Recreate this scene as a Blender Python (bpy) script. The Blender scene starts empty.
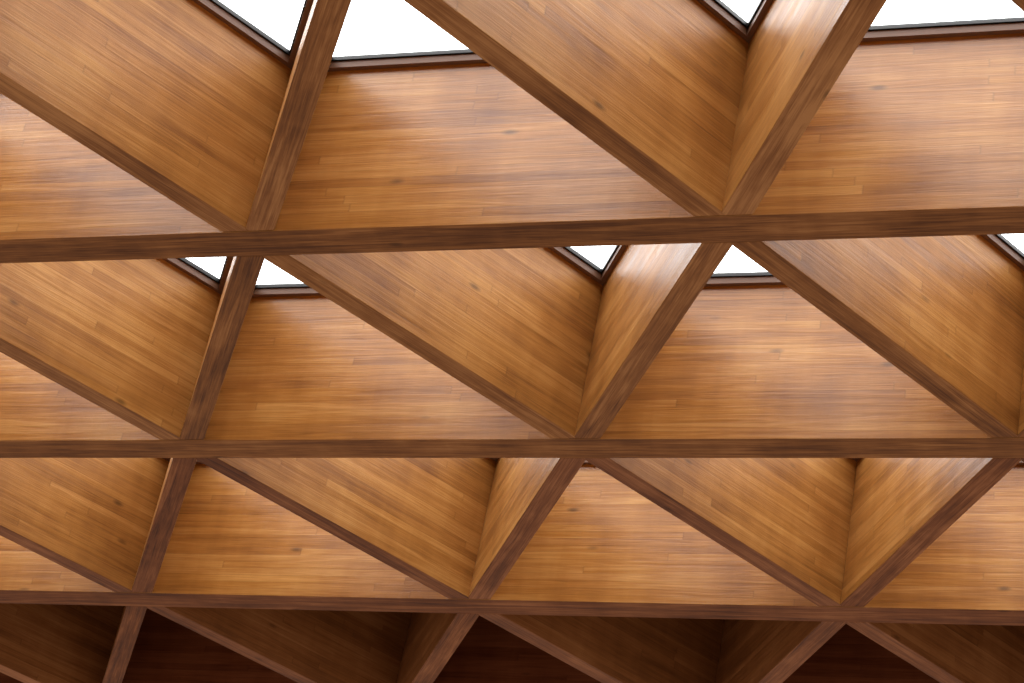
import bpy, math
from mathutils import Matrix, Vector

# ---------------- camera ----------------
pitch,yaw,roll=0.53982,-0.35469,0.17198
F=2.23139; X0,Y0,H0=-3.7821,6.97725,4.95957
BX,BY=-1.01651,1.72188; D=0.868; LEAN=0.03
EYE=1.6
Z0=EYE+H0; Z1=Z0+D
cp,sp_=math.cos(pitch),math.sin(pitch); cy,sy=math.cos(yaw),math.sin(yaw); cr,sr=math.cos(roll),math.sin(roll)
ff=Vector((sy*cp,cy*cp,sp_)); r_=Vector((cy,-sy,0)); u_=r_.cross(ff)
rr=r_*cr+u_*sr; uu=-r_*sr+u_*cr
cam=bpy.data.cameras.new("camera"); co=bpy.data.objects.new("camera",cam); bpy.context.collection.objects.link(co)
co.matrix_world=Matrix(((rr[0],uu[0],-ff[0],0),(rr[1],uu[1],-ff[1],0),(rr[2],uu[2],-ff[2],EYE),(0,0,0,1)))
cam.sensor_width=36; cam.lens=F*1000/1024*36; cam.clip_end=500
bpy.context.scene.camera=co

# ---------------- materials ----------------
def wood(name,cols,rowh,seglen,rough,coat,grain=1.0,bump=0.12,tonev=0.3,seamv=0.82,knots=0.5,spec=0.5,bigv=0.9):
    m=bpy.data.materials.new(name); m.use_nodes=True
    nt=m.node_tree; N=nt.nodes; L=nt.links; N.clear()
    def math_(op,a,b=None,c=None):
        n=N.new('ShaderNodeMath'); n.operation=op
        for k,v in enumerate((a,b,c)):
            if v is None: continue
            if isinstance(v,(int,float)): n.inputs[k].default_value=v
            else: L.new(v,n.inputs[k])
        return n.outputs[0]
    def comb(x,y,z):
        n=N.new('ShaderNodeCombineXYZ')
        for k,v in enumerate((x,y,z)):
            if isinstance(v,(int,float)): n.inputs[k].default_value=v
            else: L.new(v,n.inputs[k])
        return n.outputs[0]
    def wn(vec):
        n=N.new('ShaderNodeTexWhiteNoise'); n.noise_dimensions='3D'; L.new(vec,n.inputs['Vector']); return n.outputs['Value']
    def noise(vec,scale,detail,rough_=0.5,dist=0):
        n=N.new('ShaderNodeTexNoise'); L.new(vec,n.inputs['Vector']); n.inputs['Scale'].default_value=scale
        n.inputs['Detail'].default_value=detail; n.inputs['Roughness'].default_value=rough_; n.inputs['Distortion'].default_value=dist
        return n.outputs['Fac']
    uv=N.new('ShaderNodeUVMap'); sep=N.new('ShaderNodeSeparateXYZ'); L.new(uv.outputs[0],sep.inputs[0])
    u,v=sep.outputs[0],sep.outputs[1]
    oi=N.new('ShaderNodeObjectInfo'); rnd=math_('MULTIPLY',oi.outputs['Random'],173.0)
    vr=math_('DIVIDE',v,rowh); row=math_('FLOOR',vr); fr=math_('FRACT',vr)
    sh=wn(comb(row,rnd,3.1))
    us=math_('ADD',math_('DIVIDE',u,seglen),math_('MULTIPLY',sh,7.0))
    cell=math_('FLOOR',us); fu=math_('FRACT',us)
    tone=wn(comb(row,cell,rnd)); tone2=wn(comb(cell,row,math_('ADD',rnd,9.0)))
    off=math_('MULTIPLY',tone,57.0)
    g1=noise(comb(math_('ADD',math_('MULTIPLY',u,1.6),off),math_('MULTIPLY',v,30.0),off),1.0,5,0.6,0.8)
    g2=noise(comb(math_('ADD',math_('MULTIPLY',u,5.0),off),math_('MULTIPLY',v,170.0),rnd),1.0,3,0.6)
    big=noise(comb(math_('ADD',u,rnd),math_('MULTIPLY',v,1.8),rnd),1.7,3,0.55)
    streak=noise(comb(math_('ADD',math_('MULTIPLY',u,6.0),rnd),math_('MULTIPLY',v,0.7),rnd),1.0,3,0.6)
    f=math_('MULTIPLY',math_('SUBTRACT',tone,0.5),tonev)
    f=math_('ADD',f,math_('MULTIPLY',math_('SUBTRACT',g1,0.5),0.8*grain))
    f=math_('ADD',f,math_('MULTIPLY',math_('SUBTRACT',g2,0.5),0.5*grain))
    f=math_('ADD',f,math_('MULTIPLY',math_('SUBTRACT',big,0.5),bigv))
    f=math_('ADD',f,math_('MULTIPLY',math_('SUBTRACT',streak,0.5),0.4))
    f=math_('ADD',f,0.5)
    ramp=N.new('ShaderNodeValToRGB'); L.new(f,ramp.inputs[0])
    e=ramp.color_ramp.elements
    e[0].position=0.05; e[0].color=(*cols[0],1); e[1].position=0.95; e[1].color=(*cols[2],1)
    k=e.new(0.5); k.color=(*cols[1],1)
    ev=math_('MINIMUM',fr,math_('SUBTRACT',1.0,fr)); sv=N.new('ShaderNodeMapRange'); sv.inputs['From Max'].default_value=0.06
    L.new(ev,sv.inputs[0]); sv.inputs['To Min'].default_value=seamv; sv.inputs['To Max'].default_value=1.0
    eu=math_('MINIMUM',fu,math_('SUBTRACT',1.0,fu)); su=N.new('ShaderNodeMapRange'); su.inputs['From Max'].default_value=0.003
    L.new(eu,su.inputs[0]); su.inputs['To Min'].default_value=seamv; su.inputs['To Max'].default_value=1.0
    seam=math_('MULTIPLY',sv.outputs[0],su.outputs[0])
    kn=N.new('ShaderNodeTexVoronoi'); kn.inputs['Scale'].default_value=1.0
    L.new(comb(math_('ADD',math_('MULTIPLY',u,2.2),rnd),math_('MULTIPLY',v,5.5),rnd),kn.inputs['Vector'])
    km=N.new('ShaderNodeMapRange'); L.new(kn.outputs['Distance'],km.inputs[0]); km.inputs['From Min'].default_value=0.03; km.inputs['From Max'].default_value=0.10
    km.inputs['To Min'].default_value=knots; km.inputs['To Max'].default_value=1.0
    allm=math_('MULTIPLY',seam,km.outputs[0])
    mul=N.new('ShaderNodeMix'); mul.data_type='RGBA'; mul.blend_type='MULTIPLY'; mul.inputs[0].default_value=1.0
    L.new(ramp.outputs[0],mul.inputs[6]); L.new(comb(allm,allm,allm),mul.inputs[7])
    bs=N.new('ShaderNodeBsdfPrincipled'); L.new(mul.outputs[2],bs.inputs['Base Color'])
    rg=math_('ADD',math_('MULTIPLY',math_('SUBTRACT',tone2,0.5),0.12),math_('ADD',rough,math_('MULTIPLY',math_('SUBTRACT',g1,0.5),0.25)))
    L.new(rg,bs.inputs['Roughness']); bs.inputs['Specular IOR Level'].default_value=spec
    bs.inputs['Coat Weight'].default_value=coat; bs.inputs['Coat Roughness'].default_value=0.28
    bp=N.new('ShaderNodeBump'); bp.inputs['Strength'].default_value=bump; bp.inputs['Distance'].default_value=0.01
    L.new(math_('ADD',math_('ADD',g1,math_('MULTIPLY',tone2,0.3)),math_('MULTIPLY',g2,0.4)),bp.inputs['Height']); L.new(bp.outputs[0],bs.inputs['Normal'])
    o=N.new('ShaderNodeOutputMaterial'); L.new(bs.outputs[0],o.inputs[0])
    return m
kw=dict(bump=0.2,tonev=0.27,seamv=0.80,knots=0.45)
panelA=wood("varnished_stave_wood_amber",[(0.19,0.062,0.010),(0.41,0.168,0.032),(0.61,0.31,0.085)],0.042,2.1,0.37,0.42,spec=0.42,**kw)
panelD=wood("varnished_stave_wood_honey",[(0.18,0.064,0.012),(0.39,0.166,0.036),(0.58,0.295,0.085)],0.042,2.1,0.46,0.10,spec=0.28,**kw)
darkA=wood("varnished_stave_wood_shaded_red",[(0.08,0.016,0.005),(0.19,0.050,0.017),(0.29,0.09,0.035)],0.042,2.1,0.45,0.1,spec=0.25,**kw)  # cross panels under the deck: shade of the unlit coffers put into the colour
darkD=wood("varnished_stave_wood_shaded_brown",[(0.13,0.043,0.012),(0.29,0.105,0.030),(0.45,0.19,0.065)],0.042,2.1,0.45,0.1,spec=0.25,**kw)  # diagonal panel wood darkened, painting in the shade of the far rows
edge=wood("beam_edge_wood",[(0.115,0.038,0.011),(0.285,0.110,0.033),(0.50,0.23,0.083)],0.4,60.0,0.6,0.0,grain=1.8,tonev=0.35,seamv=0.98,spec=0.15)
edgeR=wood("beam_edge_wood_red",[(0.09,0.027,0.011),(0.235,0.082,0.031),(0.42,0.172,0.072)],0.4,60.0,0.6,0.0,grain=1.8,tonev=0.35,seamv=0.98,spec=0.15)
def simple(name,c,r,metal=0):
    m=bpy.data.materials.new(name); m.use_nodes=True; b=m.node_tree.nodes['Principled BSDF']
    b.inputs['Base Color'].default_value=(*c,1); b.inputs['Roughness'].default_value=r; b.inputs['Metallic'].default_value=metal
    nz=m.node_tree.nodes.new('ShaderNodeTexNoise'); nz.inputs['Scale'].default_value=60
    mr=m.node_tree.nodes.new('ShaderNodeMapRange'); mr.inputs['To Min'].default_value=r-0.08; mr.inputs['To Max'].default_value=r+0.08
    m.node_tree.links.new(nz.outputs['Fac'],mr.inputs[0]); m.node_tree.links.new(mr.outputs[0],b.inputs['Roughness'])
    return m
blackm=simple("black_aluminium",(0.012,0.011,0.012),0.4)
framew=simple("stained_frame_wood",(0.17,0.08,0.042),0.5)
deckm=simple("stained_roof_deck",(0.05,0.012,0.006),0.7)
gl=bpy.data.materials.new("skylight_glass"); gl.use_nodes=True
nt=gl.node_tree; nt.nodes.clear(); o=nt.nodes.new('ShaderNodeOutputMaterial'); mx=nt.nodes.new('ShaderNodeMixShader'); t=nt.nodes.new('ShaderNodeBsdfTransparent'); g=nt.nodes.new('ShaderNodeBsdfGlossy')
t.inputs[0].default_value=(0.97,0.98,0.98,1); g.inputs['Roughness'].default_value=0.02; fz=nt.nodes.new('ShaderNodeFresnel'); fz.inputs[0].default_value=1.15
nt.links.new(fz.outputs[0],mx.inputs[0]); nt.links.new(t.outputs[0],mx.inputs[1]); nt.links.new(g.outputs[0],mx.inputs[2]); nt.links.new(mx.outputs[0],o.inputs[0])

# ---------------- geometry ----------------
TA=0.088; TB=0.057   # half widths of the cross beams and the diagonals
GAP=0.003            # joint line where the diagonals butt against the cross beams
def NP(i,j):
    p=Vector((X0+2*j+BX*i, Y0+BY*i))
    if i==-1 and j==1: p.x-=0.06
    return p
def isect(p,d,q_,e):
    den=d.x*e.y-d.y*e.x; w=q_-p; t_=(w.x*e.y-w.y*e.x)/den
    return p+d*t_
def perp(d): return Vector((-d.y,d.x))
def lean(V): return [(x+LEAN*(z-Z0)/D,y,z) for x,y,z in V]
ceiling=bpy.data.objects.new("ceiling",None); bpy.context.collection.objects.link(ceiling)
def prism(name,poly,z0,z1,axis,parent,mats,bevel=0.003,origin=None):
    ar=sum(poly[k].x*poly[(k+1)%len(poly)].y-poly[(k+1)%len(poly)].x*poly[k].y for k in range(len(poly)))
    if ar<0: poly=poly[::-1]
    n=len(poly); V=[(p.x,p.y,z0) for p in poly]+[(p.x,p.y,z1) for p in poly]
    Fc=[list(range(n))[::-1],[n+k for k in range(n)]]+[[k,(k+1)%n,n+(k+1)%n,n+k] for k in range(n)]
    me=bpy.data.meshes.new(name); me.from_pydata(lean(V),[],Fc); me.update()
    uvl=me.uv_layers.new(name="UVMap"); ax=axis.normalized(); pp=perp(ax); og=origin or poly[0]
    for f in me.polygons:
        f.material_index=1 if abs(f.normal.z)>0.5 else 0
        for li in f.loop_indices:
            c_=me.vertices[me.loops[li].vertex_index].co; w=Vector((c_.x,c_.y))-og
            uvl.data[li].uv=(w.dot(ax)+21,(c_.z-z0) if f.material_index==0 else w.dot(pp)+0.2)
    for m in mats: me.materials.append(m)
    ob=bpy.data.objects.new(name,me); bpy.context.collection.objects.link(ob); ob.parent=parent
    if bevel:
        b=ob.modifiers.new("bevel",'BEVEL'); b.width=bevel; b.segments=2; b.limit_method='ANGLE'
    return ob
XMIN,XMAX=-12,12
R0,R1=-4,7
def ok(i,j): 
    p=NP(i,j); return XMIN<=p.x<=XMAX
JR=range(-16,18)
ex=Vector((1,0))
for i in range(R0,R1+1):
    y=Y0+BY*i
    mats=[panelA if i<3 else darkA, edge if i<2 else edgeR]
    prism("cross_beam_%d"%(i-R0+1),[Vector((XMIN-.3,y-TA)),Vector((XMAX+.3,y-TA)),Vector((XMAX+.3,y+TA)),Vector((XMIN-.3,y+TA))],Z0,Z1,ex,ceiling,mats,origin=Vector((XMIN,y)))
def diag(i,j,kind,cnt):
    P=NP(i,j); Q=NP(i+1,j) if kind=='B' else NP(i+1,j+1)
    d=(Q-P).normalized()
    od=(Vector((BX+2,BY)) if kind=='B' else Vector((BX,BY))).normalized()
    def end(P,sgn):
        dd=d*sgn; oo=od*sgn
        side=1 if perp(dd).dot(oo)>0 else -1
        inner=P+perp(dd)*side*TB; outer=P-perp(dd)*side*TB
        oin=P-perp(oo)*side*TB
        fy=P.y+sgn*(TA+GAP); ap=Vector((P.x,fy))
        p_out=isect(outer,dd,ap,ex)
        p3=isect(inner,dd,oin,oo)
        bis=(p3-P); p2=isect(P,bis,ap,ex)
        return p_out,p2,p3
    a=end(P,1); b=end(Q,-1)
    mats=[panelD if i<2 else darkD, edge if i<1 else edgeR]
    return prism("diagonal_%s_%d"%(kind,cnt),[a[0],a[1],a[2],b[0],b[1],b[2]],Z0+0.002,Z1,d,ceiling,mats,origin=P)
cnt=0
for i in range(R0,R1):
    for j in JR:
        if ok(i,j) and ok(i+1,j): cnt+=1; diag(i,j,'B',cnt)
        if ok(i,j) and ok(i+1,j+1): cnt+=1; diag(i,j,'C',cnt)
def inset(tri,dist):
    out=[]
    for k in range(3):
        a,b,c=tri[k-1],tri[k],tri[(k+1)%3]
        d1=(b-a).normalized(); d2=(c-b).normalized()
        out.append(isect(a+perp(d1)*dist[(k-1)%3],d1,b+perp(d2)*dist[k],d2))
    return out
def ring(name,o_,i_,z0,z1,mat,parent):
    V=[];
    for z in (z0,z1):
        V+=[(p.x,p.y,z) for p in o_]+[(p.x,p.y,z) for p in i_]
    Fc=[]
    for k in range(3):
        k2=(k+1)%3
        Fc+=[[k,3+k,3+k2,k2],[6+k,6+k2,9+k2,9+k],[k,k2,6+k2,6+k],[3+k,9+k,9+k2,3+k2]]
    me=bpy.data.meshes.new(name); me.from_pydata(lean(V),[],Fc); me.update(); me.materials.append(mat)
    ob=bpy.data.objects.new(name,me); bpy.context.collection.objects.link(ob); ob.parent=parent; return ob
win=0
for i in range(R0,2):
    for j in JR:
        for kind in (0,1):
            ids=[(i,j),(i,j+1),(i+1,j+1)] if kind==0 else [(i,j),(i+1,j+1),(i+1,j)]
            if not all(ok(*t_) for t_ in ids): continue
            tri=[NP(*t_) for t_ in ids]
            th=[TA,TB,TB] if kind==0 else [TB,TA,TB]
            win+=1
            e_=bpy.data.objects.new("window_%d"%win,None); bpy.context.collection.objects.link(e_)
            ar=(tri[1]-tri[0]).x*(tri[2]-tri[0]).y-(tri[1]-tri[0]).y*(tri[2]-tri[0]).x
            sg=1 if ar>0 else -1
            t0=inset(tri,[sg*(x_+0.001) for x_ in th]); t1=inset(tri,[sg*(x_+0.025) for x_ in th]); t2=inset(tri,[sg*(x_+0.033) for x_ in th]); tm=inset(tri,[sg*x_*0.3 for x_ in th])
            ring("frame",t0,t1,Z1-0.035,Z1-0.001,framew,e_)
            ring("sash",tm,t2,Z1+0.001,Z1+0.02,blackm,e_)
            me=bpy.data.meshes.new("glass"); me.from_pydata(lean([(p.x,p.y,Z1+0.012) for p in t2]),[],[[0,1,2]]); me.materials.append(gl)
            go=bpy.data.objects.new("glass",me); bpy.context.collection.objects.link(go); go.parent=e_
y0_=Y0+BY*2; y1_=Y0+BY*R1+TA
prism("roof_deck",[Vector((XMIN-.3,y0_)),Vector((XMAX+.3,y0_)),Vector((XMAX+.3,y1_)),Vector((XMIN-.3,y1_))],Z1+0.002,Z1+0.15,ex,ceiling,[deckm,deckm],bevel=0)

# ---------------- world: bright overcast sky, dim ground ----------------
w=bpy.data.worlds.new("sky"); bpy.context.scene.world=w; w.use_nodes=True; nt=w.node_tree; nt.nodes.clear()
tc=nt.nodes.new('ShaderNodeTexCoord'); sp=nt.nodes.new('ShaderNodeSeparateXYZ'); nt.links.new(tc.outputs['Generated'],sp.inputs[0])
rp=nt.nodes.new('ShaderNodeValToRGB'); mr=nt.nodes.new('ShaderNodeMapRange'); mr.inputs['From Min'].default_value=-1; nt.links.new(sp.outputs[2],mr.inputs[0]); nt.links.new(mr.outputs[0],rp.inputs[0])
e=rp.color_ramp.elements; e[0].position=0.53; e[0].color=(0.090,0.075,0.064,1); e[1].position=0.68; e[1].color=(1,1,1,1)
bg=nt.nodes.new('ShaderNodeBackground'); bg.inputs[1].default_value=5.4; nt.links.new(rp.outputs[0],bg.inputs[0])
wo=nt.nodes.new('ShaderNodeOutputWorld'); nt.links.new(bg.outputs[0],wo.inputs[0])
bpy.context.scene.view_settings.view_transform='Standard'
